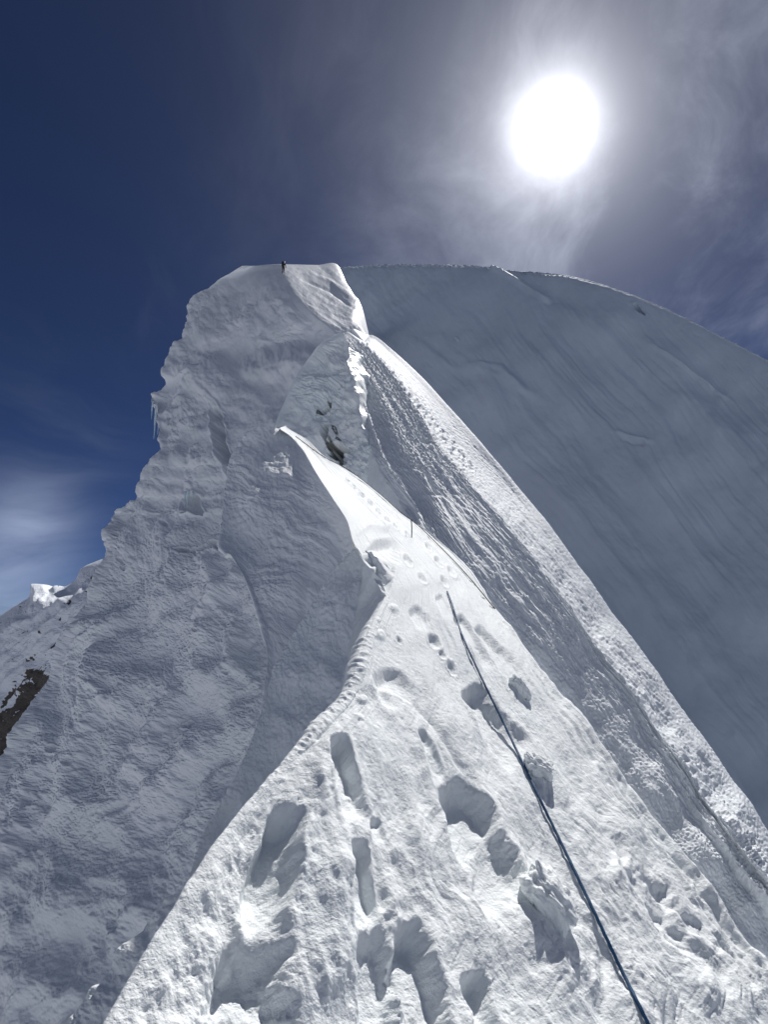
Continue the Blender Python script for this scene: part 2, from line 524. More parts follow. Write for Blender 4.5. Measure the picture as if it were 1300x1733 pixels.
# crust and crumbs
N = normals(P, sF)
QX, QY = PX + H * .8, PY + H * .9
H2 = nz(T_ROUGH, QX, QY, 16, off=5) * .085 * np.sqrt(sz) * (1 + .9 * left) + nz(T_BAND, QX, QY, 9, lo=40, off=3) * .035 * np.sqrt(sz)
gH = np.hypot(np.gradient(H, axis=0) / np.maximum(np.gradient(T, axis=0), .2), np.gradient(H, axis=1) / np.maximum(np.gradient(S, axis=1), .2))
H2 *= 1 / (1 + (gH / .7) ** 2)
crumb = sst(nz(T_FBM, PX, PY, 120, off=12), .3, 1.3)
H2 += np.maximum(nz(T_BAND, QX, QY, 11, lo=40, off=8) - .5, 0) * crumb * .4 * sz
lip = np.exp(-(np.maximum(S, 0) / 16.0) ** 2) * sst(PY, 860, 1150)
H2 += (np.maximum(nz(T_BAND, PX, PY, 13, lo=40, off=21), -.3)) * 1.1 * lip * (1 - sst(PY, 1250, 1400))
H2 += np.maximum(nz(T_BAND, PX, PY, 15, lo=40, off=24), 0) * .35 * np.exp(-((gH - .35) / .25) ** 2) * sst(nz(T_FBM, PX, PY, 70, off=25), -.2, .8) * sz
P = P + N * (H2 * front)[..., None] * np.clip(amp, 0, .02)
tag(mesh_grid('snow_ridge', P, M_NEAR), 'trampled sunlit snow crest with boot holes under the blue rope', 'ridge', kind='structure')
FP, FPX, FPY, FD, FN = P, *proj(P), normals(P, sF)
fm = (FPX > 400) & (FPX < 1400) & (FPY > 700) & (FPY < 1900) & (front > .99) & ((-FN * P).sum(-1) > 0)
fX, fY, fD_, fN_, fP_ = FPX[fm], FPY[fm], FD[fm], FN[fm], FP[fm]


def on_front(x, y):
    q = (fX - x) ** 2 + (fY - y) ** 2
    i = np.argpartition(q, 40)[:40]
    j = i[np.argmin(fD_[i] + q[i] * .001)]
    return fP_[j], fN_[j], fD_[j]


def planed(n, ax, ay, ad):
    n = np.array(n, float)
    c = ad * (n @ ray(ax, ay))
    return lambda px, py: c / (ray(px, py) @ n)


# ------------------------------------------------------------------ ICE FIN (shaded face below the sunlit fin crest)
dl = dict(zip(LE, DL))
paths = [  # fan of lines down the face, from the silhouette to the crest foot
    [(436, 721), (409, 741), (389, 771), (378, 822), (372, 880), (371, 922), (402, 955), (428, 1010), (443, 1060), (448, 1110), (440, 1200), (428, 1300)],
    [(459, 718), (438, 746), (415, 787), (400, 835), (392, 890), (400, 940), (425, 985), (446, 1040), (460, 1090), (466, 1140), (464, 1220), (458, 1310)],
    [(484, 729), (468, 762), (452, 808), (440, 855), (436, 910), (444, 965), (460, 1010), (472, 1060), (482, 1110), (490, 1160), (494, 1235), (494, 1320)],
    [(511, 760), (498, 796), (488, 838), (480, 880), (478, 930), (484, 985), (492, 1030), (500, 1080), (508, 1130), (518, 1180), (526, 1250), (530, 1330)],
    [(536, 802), (526, 830), (518, 868), (514, 905), (512, 950), (516, 1000), (522, 1046), (530, 1096), (540, 1150), (552, 1200), (560, 1270), (566, 1340)],
    [(562, 842), (556, 870), (552, 905), (550, 935), (550, 975), (554, 1020), (560, 1066), (568, 1116), (578, 1170), (590, 1220), (600, 1290), (606, 1350)],
    [(594, 895), (597, 916), (596, 940), (596, 965), (598, 1000), (602, 1046), (608, 1090), (616, 1140), (626, 1190), (636, 1240), (646, 1310), (652, 1370)]]
pl = planed((-.50, -.60, .62), 536, 802, dl[(536, 802)] * 1.01)
C = []
for ip, pth in enumerate(paths):
    a = np.array(pth, float)
    d = pl(a[:, 0], a[:, 1])
    top_d = dF(a[0:1, 0], a[0:1, 1])[0] * 1.012 if ip > 1 else d[0]
    k = np.exp(-np.arange(len(a)) / 1.2)
    d = d * (1 - k) + top_d * k * (d / d[0])
    C.append(W(a[:, 0], a[:, 1], d))
C = np.array(C)
# first column turns away behind the silhouette
h1 = C[0] + np.array((.12, 1.0, .0)); h2 = C[0] + np.array((1.8, 3.2, -.9)); h0 = C[0] + np.array((.0, .22, .0))
C = np.concatenate([[h2], [h1], [h0], C])
C = np.concatenate([C, C[:, -1:] + np.array((0, .5, -6.0))], 1)
P = loft(C, [10, 14, 12, 40, 70, 80, 80, 70, 50], [46, 46, 60, 60, 50, 56, 60, 56, 50, 70, 70, 12])
s_ = face_cam(P); N = normals(P, s_); PX, PY, DD = proj(P); S, T = arcs(P)
H = nz(T_FBM, PX, PY, 150, off=3) * 3.0 + nz(T_ROUGH, PX, PY, 70, off=6) * .5
# sagging, curved wind layers
lay = PY + .0016 * (PX - 430) ** 2 * -1 + PX * -.25 + nz(T_FBM, PX, PY, 160, off=5) * 9
H += nz(T_STR, lay * 0 + PX * .6, lay, 55, off=2) * .6 * (1 - sst(PY, 1060, 1200)) + np.abs(nz(T_BAND, PX * .25, lay, 20, lo=40)) * -.3 * (1 - sst(PY, 900, 1050))
stroke(H, PX, PY, [(520, 930), (512, 985), (500, 1040)], 7, -8)
stroke(H, PX, PY, [(440, 1040), (470, 1000), (505, 960)], 16, 5)
stroke(H, PX, PY, [(590, 900), (560, 950), (520, 1020), (470, 1120)], 26, -16, taper=False)
crg = np.exp(-(seg_dist(PX, PY, LE[14:21])[0] / 9) ** 2)
H *= (1 - crg * .85) * sst(seg_dist(PX, PY, LE[14:21])[0], 1, 34)
P = P + N * (H * DD / F0)[..., None]
N = normals(P, s_)
P = P + N * ((nz(T_ROUGH, PX, PY, 16, off=8) * .35) * DD / F0)[..., None]
tag(mesh_grid('ice_fin', P, M_FIN), 'tall shaded blue-white fin face under the middle sunlit crest', 'ice face', kind='structure')

# ------------------------------------------------------------------ SHADED RIB between fin and front ridge
ribe = [(604, 925), (576, 948), (552, 984), (530, 1020), (504, 1060), (480, 1098), (460, 1142), (444, 1196), (428, 1245), (390, 1330), (340, 1420), (322, 1480), (310, 1560)]
ribr = [(628, 936), (650, 968), (658, 1000), (652, 1040), (645, 1090), (640, 1140), (620, 1195), (600, 1240), (570, 1290), (540, 1350), (500, 1450), (450, 1540), (420, 1640)]
dr0 = dF(np.array([606.]), np.array([936.]))[0]
plr = planed((-.12, -.80, .58), 606, 936, dr0 * 1.03)
C = []
for j, f in enumerate((0, .04, .2, .4, .6, .8, 1.0)):
    a = np.array(ribe, float) * (1 - f) + np.array(ribr, float) * f
    d = plr(a[:, 0], a[:, 1])
    gul = 1 + .05 * math.sin(math.pi * min(f * 1.1, 1)) * np.linspace(.2, 1, len(a))
    C.append(W(a[:, 0], a[:, 1], d * gul))
C = np.array(C)
C = np.concatenate([[C[0] + np.array((.9, 3.4, -2.5))], [C[0] + np.array((.10, .55, -.35))], [C[0] + np.array((-.005, .06, -.02))], C])
C = np.concatenate([C, [C[-1] + np.array((.35, .10, -.35))]])
C = np.concatenate([C, C[:, -1:] + np.array((0, .5, -6.0))], 1)
P = loft(C, [10, 14, 10, 16, 60, 60, 60, 50, 40, 12], [24, 40, 40, 44, 44, 44, 48, 48, 70, 80, 50, 60, 10])
s_ = face_cam(P); N = normals(P, s_); PX, PY, DD = proj(P)
H = nz(T_FBM, PX, PY, 120, off=13) * 4.0 + nz(T_ROUGH, PX, PY, 45, off=16) * 1.0
q, t, sd = seg_dist(PX, PY, ribe)
H += 2.0 * nz(T_BAND, PX, PY, 13, lo=40, off=2) * np.exp(-(q / 7) ** 2)
H *= (.35 + .65 * sst(q, 0, 30))
stroke(H, PX, PY, [(640, 960), (610, 1040), (570, 1120), (550, 1190)], 16, -10)
P = P + N * (H * DD / F0)[..., None]
N = normals(P, s_)
P = P + N * (nz(T_ROUGH, PX, PY, 14, off=18) * .4 * DD / F0)[..., None]
tag(mesh_grid('snow_rib', P, M_FIN), 'smooth shaded snow rib dropping left from the front crest', 'rib', kind='structure')

# narrow shaded strip of the lower left flank
sa = [(330, 1475), (262, 1540), (210, 1600), (160, 1668), (110, 1733), (40, 1830), (-60, 1980)]
sb = [(380, 1480), (340, 1540), (300, 1600), (250, 1668), (205, 1733), (140, 1830), (60, 1980)]
pls = planed((-.45, -.55, .70), 260, 1600, 1.75)
C = []
for f in (0, .1, .4, .7, 1.0):
    a = np.array(sa, float) * (1 - f) + np.array(sb, float) * f
    C.append(W(a[:, 0], a[:, 1], pls(a[:, 0], a[:, 1])))
C = np.array(C)
C = np.concatenate([[C[0] + np.array((-.6, .9, -5.0))], [C[0] + np.array((-.05, .18, -.6))], [C[0] + np.array((-.004, .03, -.03))], C])
P = loft(C, [8, 12, 10, 20, 30, 30, 30], [50, 50, 50, 50, 60, 40])
s_ = face_cam(P); N = normals(P, s_); PX, PY, DD = proj(P)
H = nz(T_FBM, PX, PY, 90, off=23) * 2.5 + nz(T_ROUGH, PX, PY, 26, off=26) * .7
P = P + N * (H * DD / F0)[..., None]
tag(mesh_grid('snow_shelf', P, M_NEAR), 'narrow shaded snow flank left of the front crest', 'snow flank', kind='structure')


# ------------------------------------------------------------------ UPPER RIDGE (rough, sunlit on its right shoulder)
def ridge_rows(anch, lefts, rights, nL, nR):
    A = [W(*map(np.float64, a)) for a in anch]
    out = []
    for i, a in enumerate(A):
        dr = A[min(i + 1, len(A) - 1)] - A[max(i - 1, 0)]; dr = dr / np.linalg.norm(dr)
        row = []
        for pts, n in ((lefts[i], nL), (rights[i], nR)):
            n = np.array(n[i] if isinstance(n[0], (tuple, list)) else n, float)
            n = n - dr * (n @ dr); n /= np.linalg.norm(n)
            nl = np.array(nL[i] if isinstance(nL[0], (tuple, list)) else nL, float); nr_ = np.array(nR, float)
            nm = nl / np.linalg.norm(nl) + nr_ / np.linalg.norm(nr_); nm = nm - dr * (nm @ dr); nm /= np.linalg.norm(nm)
            near_pt = pts[-2] if pts is lefts[i] else pts[0]
            rr_ = ray(*near_pt); b_ = rr_ * ((nm @ a) / (nm @ rr_))
            for (x, y) in pts:
                r = ray(x, y)
                if (pts is lefts[i] and (x, y) == pts[-1]): row.append(r * ((nm @ a) / (nm @ r))); continue
                if (x, y) == near_pt: row.append(b_); continue
                k_ = (n @ b_) / (n @ r); lim = a @ np.array((0, CP, SP))
                if pts is rights[i]:
                    q_ = k_ / lim - 1 if k_ > 0 else 9.0
                    k_ = lim * (1 + .45 * math.tanh(max(q_, .03) / .45) + .0008 * abs(y - anch[i][1]))
                row.append(r * k_); continue
                k_ = (n @ a) / (n @ r); lim = a @ np.array((0, CP, SP))
                if pts is rights[i]:
                    q_ = k_ / lim - 1 if k_ > 0 else 9.0
                    k_ = lim * (1 + .45 * math.tanh(max(q_, .03) / .45) + .0008 * abs(y - anch[i][1]))
                row.append(r * k_)
            if pts is lefts[i]: row.append(a)
        out.append(row)
    return np.array(out)


anch = [(1520, 1830, 7.6), (1300, 1515, 8.8), (1200, 1375, 10), (1110, 1245, 11.5), (1020, 1122, 13.3), (930, 1000, 15.5), (845, 895, 18.5), (770, 805, 22.5),
        (700, 700, 28), (650, 625, 34), (612, 583, 38), (578, 563, 40)]
rsil = [(1660, 1960), (1302, 1412), (1202, 1268), (1108, 1135), (1012, 1003), (932, 893), (858, 800), (790, 720), (722, 645), (664, 592), (628, 568), (596, 557)]
rsil[0] = (1560, 1790)
lft = [(1350, 2000), (1150, 1640), (1060, 1500), (960, 1370), (860, 1230), (760, 1100), (690, 990), (692, 886), (640, 792), (606, 692), (590, 628), (566, 564)]
lefts = []; rights = []
for i, (a, l, r_) in enumerate(zip(anch, lft, rsil)):
    a2 = np.array(a[:2], float); l = np.array(l, float); r_ = np.array(r_, float)
    lefts.append([tuple(a2 + (l - a2) * f) for f in (1, .7, .42, .16)])
    rights.append([tuple(a2 + (r_ - a2) * f) for f in (.2, .5, .8, 1.0)])
nL = [(-.66, -.60, .48)] * 5 + [(-.4, -.62, .60)] + [(-.18, -.64, .72)] * 6
C = ridge_rows(anch, lefts, rights, nL, (.55, -.45, .70))
e = C[:, -1:]; dd = np.linalg.norm(e, axis=-1, keepdims=True)
C = np.concatenate([C[:, :1] + dd * np.array((-.05, .1, -.5)), C, e + dd * np.array((.02, .015, -.02)), e + dd * np.array((.10, .08, -.16)), e + dd * np.array((.5, .3, -1.2))], 1)
C = np.concatenate([[C[0] + np.array((1.0, -4.0, -5.0))], C, [C[-1] + np.array((-.5, 1.2, -.1))], [C[-1] + np.array((-1.5, 4.0, -4.0))]])
csB = [50, 60, 70, 60, 50, 40, 60, 60, 40, 12, 10, 6]
P = loft(C, [10, 90, 100, 90, 90, 84, 76, 72, 72, 56, 40, 30, 10, 6], csB)
s_ = face_cam(P); N = normals(P, s_); PX, PY, DD = proj(P)
sz = np.clip((PY - 420) / 900, .16, 1.1)
# coordinates across and along the ridge
u = PX * .80 - PY * .60; v = PX * .60 + PY * .80
H = nz(T_FBM, PX, PY, 160, off=31) * 3.0 * sz
qs, ts, _ = seg_dist(PX, PY, [(r[0], r[1]) for r in rsil])
band = sst(qs, 2, 40) * (1 - .92 * sst(qs, 35 + 25 * sz, 60 + 45 * sz) * sst(PY, 950, 1200))
rough = .16 + 1.05 * band
k = 1 / np.maximum(sz, .2)
scal = nz(T_BAND, u * np.sqrt(k), v * np.sqrt(k), 13, 1.25, lo=40, off=3)
scal2 = nz(T_ROUGH, u * k, v * k, 30, 1.6, off=6)
H += (np.abs(scal) * -1.5 + scal2 * .55) * sz * rough
cb = np.cumsum(np.concatenate([[0], np.repeat(1.0 / np.array(csB), csB)]))
cb = np.broadcast_to(cb[None], PX.shape) * 60 + nz(T_FBM, PX, PY, 200, off=34) * 5
H += (nz(T_STR, v * .3, cb, 110, off=35) * 3.4 + nz(T_STR, v * .7, cb, 40, off=36) * .8) * sz * np.minimum(rough, 1)
# long ribs parallel to the crest
for off_, am in ((20, 3), (52, -1.5), (66, 2), (100, -1.5)):
    H += am * sz * np.exp(-((qs - off_ * (sz * 1.2 + .2)) / (7 * sz + 2)) ** 2) * (.6 + .4 * nz(T_FBM, v, v * 0, 200, off=off_))
# shell-shaped scallops on the shaded flank under the top
flank = sst(qs, 60 * sz, 110 * sz) * (1 - sst(PY, 760, 860))
H += np.abs(nz(T_BAND, PX * 1.1, PY * 2.4, 20, lo=40, off=5)) * -1.3 * flank
H *= .35 + .65 * sst(qs, 0, 16)
H[:, :50] *= np.linspace(0, 1, 50)[None] ** 3
# broken-out slab with scarps
step(H, PX, PY, [(700, 760), (712, 745), (735, 748), (748, 775), (775, 800)], 4, -8, 40)
step(H, PX, PY, [(690, 790), (720, 800), (735, 830), (770, 850)], 4, -7, 30)
for i in range(34):                      # old tracks up the shoulder
    f = i / 33.0
    x = 612 + 190 * f + 4 * math.sin(i * 2.4); y = 578 + 195 * f * (1 + .10 * f) + 3 * math.sin(i * 4.1)
    pit(H, PX, PY, x, y, 2.4 + 2.2 * f, 3.6 + 3.5 * f, 3.2, rot=-40, sharp=.8)
P = P + N * (H * DD / F0)[..., None]
N = normals(P, s_)
P = P + N * (nz(T_ROUGH, PX, PY, 9, off=38) * .35 * sz * DD / F0)[..., None]
tag(mesh_grid('upper_ridge', P, M_RIDGE), 'wind-scoured rough snow ridge climbing left to the summit', 'ridge', kind='structure')

# ------------------------------------------------------------------ HOLLOW FACE under the upper ridge's tip (ice cave)
hl_ = [(578, 561), (545, 580), (520, 608), (500, 640), (484, 672), (470, 705), (462, 740), (456, 800), (452, 880), (450, 960)]
hr_ = [(584, 567), (588, 600), (596, 640), (608, 690), (622, 735), (642, 780), (660, 820), (690, 858), (700, 900), (710, 960)]
plh = planed((-.42, -.78, .46), 578, 562, 32.2)
C = []
for f in (0, .06, .25, .45, .65, .85, 1.0):
    a = np.array(hl_, float) * (1 - f) + np.array(hr_, float) * f
    d = plh(a[:, 0], a[:, 1])
    d = d * (1 + .05 * math.sin(math.pi * f) * np.linspace(0, 1, len(a)))
    C.append(W(a[:, 0], a[:, 1], d))
C = np.array(C)
C = np.concatenate([[C[0] + np.array((5., 12., -8.))], [C[0] + np.array((.8, 2.4, -.8))], [C[0] + np.array((.0, .35, -.05))], C, [C[-1] + np.array((1.0, 1.5, -.5))]])
P = loft(C, [8, 12, 10, 16, 50, 56, 56, 50, 30, 10], [30, 34, 40, 40, 40, 44, 60, 70, 50])
s_ = face_cam(P); N = normals(P, s_); PX, PY, DD = proj(P)
wob = nz(T_ROUGH, PX, PY, 30, off=41) * .16
H = nz(T_FBM, PX, PY, 90, off=43) * 3.0 + nz(T_ROUGH, PX, PY, 34, off=46) * .9
lay = PY - .35 * PX + nz(T_FBM, PX, PY, 130, off=47) * 8
H += np.abs(nz(T_BAND, PX * .3, lay, 15, lo=40, off=4)) * -1.3 * (1 - sst(PY, 650, 720))
pit(H, PX, PY, 548, 693, 14, 6, 22, rot=-40, wob=wob)
pit(H, PX, PY, 556, 733, 7, 18, 40, rot=8, wob=wob)
pit(H, PX, PY, 572, 765, 14, 20, 30, rot=-30, wob=wob, sharp=.6)
pit(H, PX, PY, 590, 745, 20, 45, 10, rot=-20, wob=wob, sharp=.8)
pit(H, PX, PY, 572, 690, 30, 34, -9, wob=wob, rim=0, sharp=.9)
pit(H, PX, PY, 620, 770, 26, 30, -8, wob=wob, rim=0, sharp=.8)
pit(H, PX, PY, 668, 800, 22, 44, 8, rot=-20, wob=wob, sharp=.5)
stroke(H, PX, PY, [(500, 655), (530, 640), (570, 645), (610, 690)], 8, 6)
q, _, _ = seg_dist(PX, PY, hl_); H *= sst(q, -6, 26)
P = P + N * (H * DD / F0)[..., None]
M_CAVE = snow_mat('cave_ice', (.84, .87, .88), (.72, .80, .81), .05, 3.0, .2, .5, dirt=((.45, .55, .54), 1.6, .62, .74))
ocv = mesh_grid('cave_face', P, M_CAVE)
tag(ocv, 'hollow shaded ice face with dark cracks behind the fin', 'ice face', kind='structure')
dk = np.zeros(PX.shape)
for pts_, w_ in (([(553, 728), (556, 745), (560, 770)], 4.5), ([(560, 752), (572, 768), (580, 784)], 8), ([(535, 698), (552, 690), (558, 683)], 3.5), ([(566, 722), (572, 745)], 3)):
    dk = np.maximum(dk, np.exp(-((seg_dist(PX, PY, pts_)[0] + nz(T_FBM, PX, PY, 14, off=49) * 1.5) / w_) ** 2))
at = ocv.data.attributes.new('crack_dark', 'FLOAT', 'POINT'); at.data.foreach_set('value', dk.reshape(-1).astype(np.float32))  # per-vertex mask, colours the ice darker along the cracks
t_ = M_CAVE.node_tree; k_ = NT(t_); b_ = t_.nodes['Principled BSDF']; src = b_.inputs['Base Color'].links[0].from_socket
an = t_.nodes.new('ShaderNodeAttribute'); an.attribute_name = 'crack_dark'
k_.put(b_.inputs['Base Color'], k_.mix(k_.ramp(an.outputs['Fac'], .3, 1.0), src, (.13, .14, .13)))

# ------------------------------------------------------------------ GREAT ICE WALL with the summit shoulder
sil = [(410, 450), (390, 462), (370, 474), (345, 493), (322, 516), (316, 545), (308, 573), (284, 614), (274, 642), (249, 670), (258, 694), (268, 735), (276, 764), (262, 790),
       (240, 812), (226, 840), (192, 868), (182, 905), (172, 950), (140, 1010), (108, 1072), (80, 1122), (50, 1182), (20, 1250), (-12, 1312), (-60, 1420), (-160, 1600), (-350, 2000), (-700, 2800)]
crest = [(475, 449), (479, 456), (486, 466), (498, 484), (512, 506), (530, 530), (550, 548), (575, 575), (572, 610), (560, 650), (550, 700), (545, 735), (540, 764), (540, 790),
         (540, 812), (540, 840), (540, 868), (540, 905), (545, 950), (550, 1010), (560, 1072), (570, 1122), (580, 1182), (590, 1250), (600, 1312), (610, 1420), (620, 1600), (630, 2000), (650, 2800)]
dcr = [90, 84, 77, 68, 61, 56, 53, 51] + [None] * 21
rgt = [(572, 451), (577, 460), (582, 472), (594, 492), (606, 513), (600, 535), (616, 562), (650, 600), (690, 660)] + [None] * 20
nA = (-.6, -.65, .45); plA = planed(nA, 545, 548, 50)
nR = np.array((.20, -.63, .89))
C = []
for i, (s0, c0) in enumerate(zip(sil, crest)):
    s0 = np.array(s0, float); c0 = np.array(c0, float)
    dS = float(plA(*s0)); dC = dcr[i] or float(plA(*c0))
    fs = (0, .05, .18, .36, .55, .74, .9, 1.0); row = []
    for f in fs:
        p = s0 * (1 - f) + c0 * f
        row.append(W(p[0], p[1], np.float64(1 / ((1 - f) / dS + f / dC)) * (1 - .012 * math.sin(math.pi * f) * (i > 8))))
    a = row[-1]
    if rgt[i] is not None:
        r0 = np.array(rgt[i], float)
        j0, j1 = max(i - 1, 0), min(i + 1, 7)
        dr = W(*map(np.float64, (*crest[j1], dcr[j1]))) - W(*map(np.float64, (*crest[j0], dcr[j0]))) if i < 8 else np.array((12., -40, -32.)); dr /= np.linalg.norm(dr)
        n = nR / np.linalg.norm(nR); n = n - dr * (n @ dr); n /= np.linalg.norm(n)
        for f in (.3, .65, 1.0):
            p = c0 * (1 - f) + r0 * f; r = ray(*p)
            dd = min((n @ a) / (n @ r), 112.0) if (n @ r) < 0 else 112.0
            row.append(r * dd)
    else:
        for k in (1, 2, 3): row.append(a + np.array((3., 6., -4.)) * k)
    e = row[-1]
    row += [e + np.array((2., 4., -6.)), e + np.array((8., 14., -40.))]
    s3 = row[0]
    row = [s3 + np.array((6., 24., -6.)), s3 + np.array((1.0, 6., -.5)), s3 + np.array((.1, 1.0, 0.))] + row
    C.append(row)
C = np.array(C)
b1 = C[0] + np.array((0., 2., -.25)); b2 = C[0] + np.array((0., 12., -5.)); b3 = C[0] + np.array((0, 40., -40.))
C = np.concatenate([[b3], [b2], [b1], C, [C[-1] + np.array((-10., -30., -90.))]])
rs = [4, 8, 8, 14, 14, 20, 26, 26, 28, 36, 26, 28, 28, 34, 28, 26, 28, 30, 34, 34, 44, 80, 84, 80, 96, 104, 96, 140, 120, 170, 40, 6]
cs = [8, 12, 10, 14, 90, 130, 140, 140, 90, 50, 34, 34, 34, 8, 6]
P = loft(C, rs, cs)
s_ = face_cam(P); N = normals(P, s_); PX, PY, DD = proj(P)
# on-face mask: 1 on the wall, 0 on the summit's sunny flank
cx = np.interp(PY, [c[1] for c in crest[:10]], [c[0] for c in crest[:10]])
face = 1 - sst(PX - cx, -26, 6) * (1 - sst(PY, 600, 660))
wob = nz(T_ROUGH, PX, PY, 50, off=51) * .14
H = nz(T_FBM, PX, PY, 210, off=53) * 7.0 * face * sst(PY, 450, 560)
top_ = 1 - sst(PY, 760, 900)
# bulging, melted serac lumps at the top
lump = nz(T_FBM, PX, PY, 62, off=57)
H += (np.sqrt(lump ** 2 + .3) * 2.6 + nz(T_ROUGH, PX, PY, 70, off=58) * .7) * face * top_ * sst(PY, 450, 520)
edge = 1 - sst(seg_dist(PX, PY, sil[3:18])[0], 0, 45)
H += nz(T_ROUGH, PX, PY, 40, off=59) * 1.2 * edge * face
# flutes and crust below
low_ = 1 - top_
ff = PX * .82 + PY * .46 + nz(T_FBM, PX, PY, 300, off=61) * 9; fv = -PX * .4 + PY * .9
H += nz(T_STR, fv, ff, 150, off=62) * 2.4 * low_ + nz(T_FBM, ff, fv, 80, 2.2, off=63) * 3.2 * low_
H += nz(T_ROUGH, ff, fv, 36, 1.4, off=64) * .75 * low_
H += np.abs(nz(T_BAND, PX * .55, PY * 1.2, 18, lo=40, off=9)) * -.45 * low_ * sst(nz(T_FBM, PX, PY, 150, off=66), -.4, .8)
H += nz(T_ROUGH, ff, fv * 1.3, 17, off=74) * .30 * low_
# named features: hanging curtain, cleft, cracks
pit(H, PX, PY, 378, 745, 12, 62, 26, rot=-14, wob=wob, sharp=.5)
pit(H, PX, PY, 322, 850, 18, 22, 24, rot=-10, wob=wob, sharp=.4)
pit(H, PX, PY, 345, 800, 40, 46, -8, wob=wob, rim=0, sharp=.9)
pit(H, PX, PY, 470, 560, 56, 40, 5, rot=10, wob=wob, sharp=.7)
pit(H, PX, PY, 420, 540, 40, 30, -6, wob=wob, rim=0, sharp=.9)
pit(H, PX, PY, 452, 620, 60, 26, -6, wob=wob, rim=0, sharp=.9)
pit(H, PX, PY, 300, 700, 44, 50, -10, wob=wob, rim=0, sharp=.9)
pit(H, PX, PY, 345, 640, 50, 40, -8, wob=wob, rim=0, sharp=.9)
stroke(H, PX, PY, [(372, 700), (374, 740), (390, 772)], 5, -22)
stroke(H, PX, PY, [(295, 870), (290, 892), (284, 905)], 3.5, -13)
stroke(H, PX, PY, [(270, 880), (285, 892)], 3, -10)
for x, y, r in ((305, 932, 12), (345, 925, 14), (330, 928, 8), (362, 918, 12), (312, 970, 7), (275, 1085, 5), (272, 1160, 5), (232, 1195, 5), (305, 1225, 11), (300, 1250, 8),
                (200, 945, 5), (203, 958, 6), (198, 905, 4), (242, 838, 5), (258, 852, 5), (192, 1148, 5), (245, 1020, 7), (92, 1268, 9), (128, 1292, 8), (128, 1178, 5),
                (345, 1075, 5), (325, 1072, 5), (395, 1145, 5), (400, 1120, 6), (240, 1192, 5)):
    pit(H, PX, PY, x, y, r, r * .65, r * 1.0, rot=r2.uniform(-60, 40), wob=wob * 2.5, sharp=.5, rim=.2)
for pts, w_, a_ in (([(365, 930), (372, 1000), (350, 1090), (330, 1150)], 22, 12), ([(170, 1070), (160, 1180), (120, 1300), (90, 1400)], 20, 12),
                    ([(240, 1130), (200, 1200), (180, 1280)], 16, 8), ([(330, 1130), (260, 1230), (220, 1330)], 14, 10),
                    ([(60, 1300), (20, 1420), (-10, 1500)], 16, 8), ([(230, 1540), (190, 1590), (205, 1640)], 14, 10),
                    ([(330, 1300), (250, 1420), (230, 1540)], 30, -14), ([(400, 1010), (395, 1100), (440, 1180)], 14, 8)):
    stroke(H, PX, PY, pts, w_, a_ * 1.7, wob=wob * 20)
q, _, _ = seg_dist(PX, PY, [(372, 922), (396, 940), (400, 975), (378, 1000), (372, 1020)]); H += 10 * np.exp(-(q / 9) ** 2)
# sunny flank: wind ribs and fold
fl = 1 - face
stroke(H, PX, PY, [(520, 462), (560, 478), (602, 508)], 4, 3.0)
stroke(H, PX, PY, [(505, 470), (560, 492), (596, 520)], 3, -3.0)
H += nz(T_STR, PX * 1.0 + PY * 1.6, PY - PX * .6, 26, off=71) * .22 * fl + nz(T_ROUGH, PX, PY, 18, off=72) * .12 * fl
H *= np.clip(1 - 0.9 * np.exp(-((PY - 449) / 5) ** 2), 0, 1)
P = P + N * (H * DD / F0)[..., None]
N = normals(P, s_)
P = P + N * ((nz(T_ROUGH, PX, PY, 15, off=68) * .15 * (1 - .8 * fl) + np.maximum(nz(T_BAND, PX, PY, 8, lo=40, off=7), 0) * .35 * low_) * sst(PY, 452, 500) * DD / F0)[..., None]
tag(mesh_grid('ice_wall', P, M_WALL), 'huge shaded ice wall with melted bulges falling to the left', 'ice wall', kind='structure')
WP, WPX, WPY, WD, WN = P, *proj(P), normals(P, s_)

# ------------------------------------------------------------------ GREAT DOME on the right
cT = [(500, 462), (560, 451), (640, 446), (720, 445), (800, 447), (850, 451), (900, 455), (960, 463), (1030, 481), (1080, 499), (1150, 529), (1200, 555), (1300, 607), (1420, 680), (1600, 810), (1800, 980)]
p0 = [(500, 462), (560, 560), (660, 680), (800, 860), (960, 1080), (1120, 1300), (1340, 1640), (1600, 2100)]
p1 = [(1800, 980), (1950, 1120), (2100, 1260), (2250, 1420), (2400, 1600), (2550, 1800), (2750, 2050), (2950, 2400)]
plD = planed((-.45, -.66, .61), 1000, 800, 62)
C = []
for j in range(8):
    row = []
    for i, t0 in enumerate(cT):
        f = i / (len(cT) - 1.0); g_ = f ** 1.0
        base = np.array(p0[j], float) * (1 - g_) + np.array(p1[j], float) * g_
        b0 = np.array(p0[0], float) * (1 - g_) + np.array(p1[0], float) * g_
        off0 = np.array(t0, float) - b0
        p = base + off0 * (1 - j / 7.0) ** 1.2
        d = min(float(plD(*p)), 200.0)
        row.append(W(p[0], p[1], np.float64(d)))
    C.append(row)
C = np.array(C)
dn = np.linalg.norm(C[0], axis=-1, keepdims=True)
C = np.concatenate([[C[0] + dn * np.array((.10, .35, -.20))], [C[0] + dn * np.array((.01, .05, .004))], C, [C[-1] + np.array((-5., -20., -60.))]])
P = loft(C, [8, 30, 90, 90, 100, 100, 90, 90, 50, 6], [24, 40, 44, 44, 30, 30, 34, 40, 30, 40, 30, 56, 56, 30, 20])
s_ = face_cam(P); N = normals(P, s_); PX, PY, DD = proj(P)
cy = np.interp(PX, [c[0] for c in cT], [c[1] for c in cT]); dep = PY - cy
S, T = arcs(P)
H = nz(T_FBM, PX, PY, 260, off=81) * 5 * sst(dep, 0, 120)
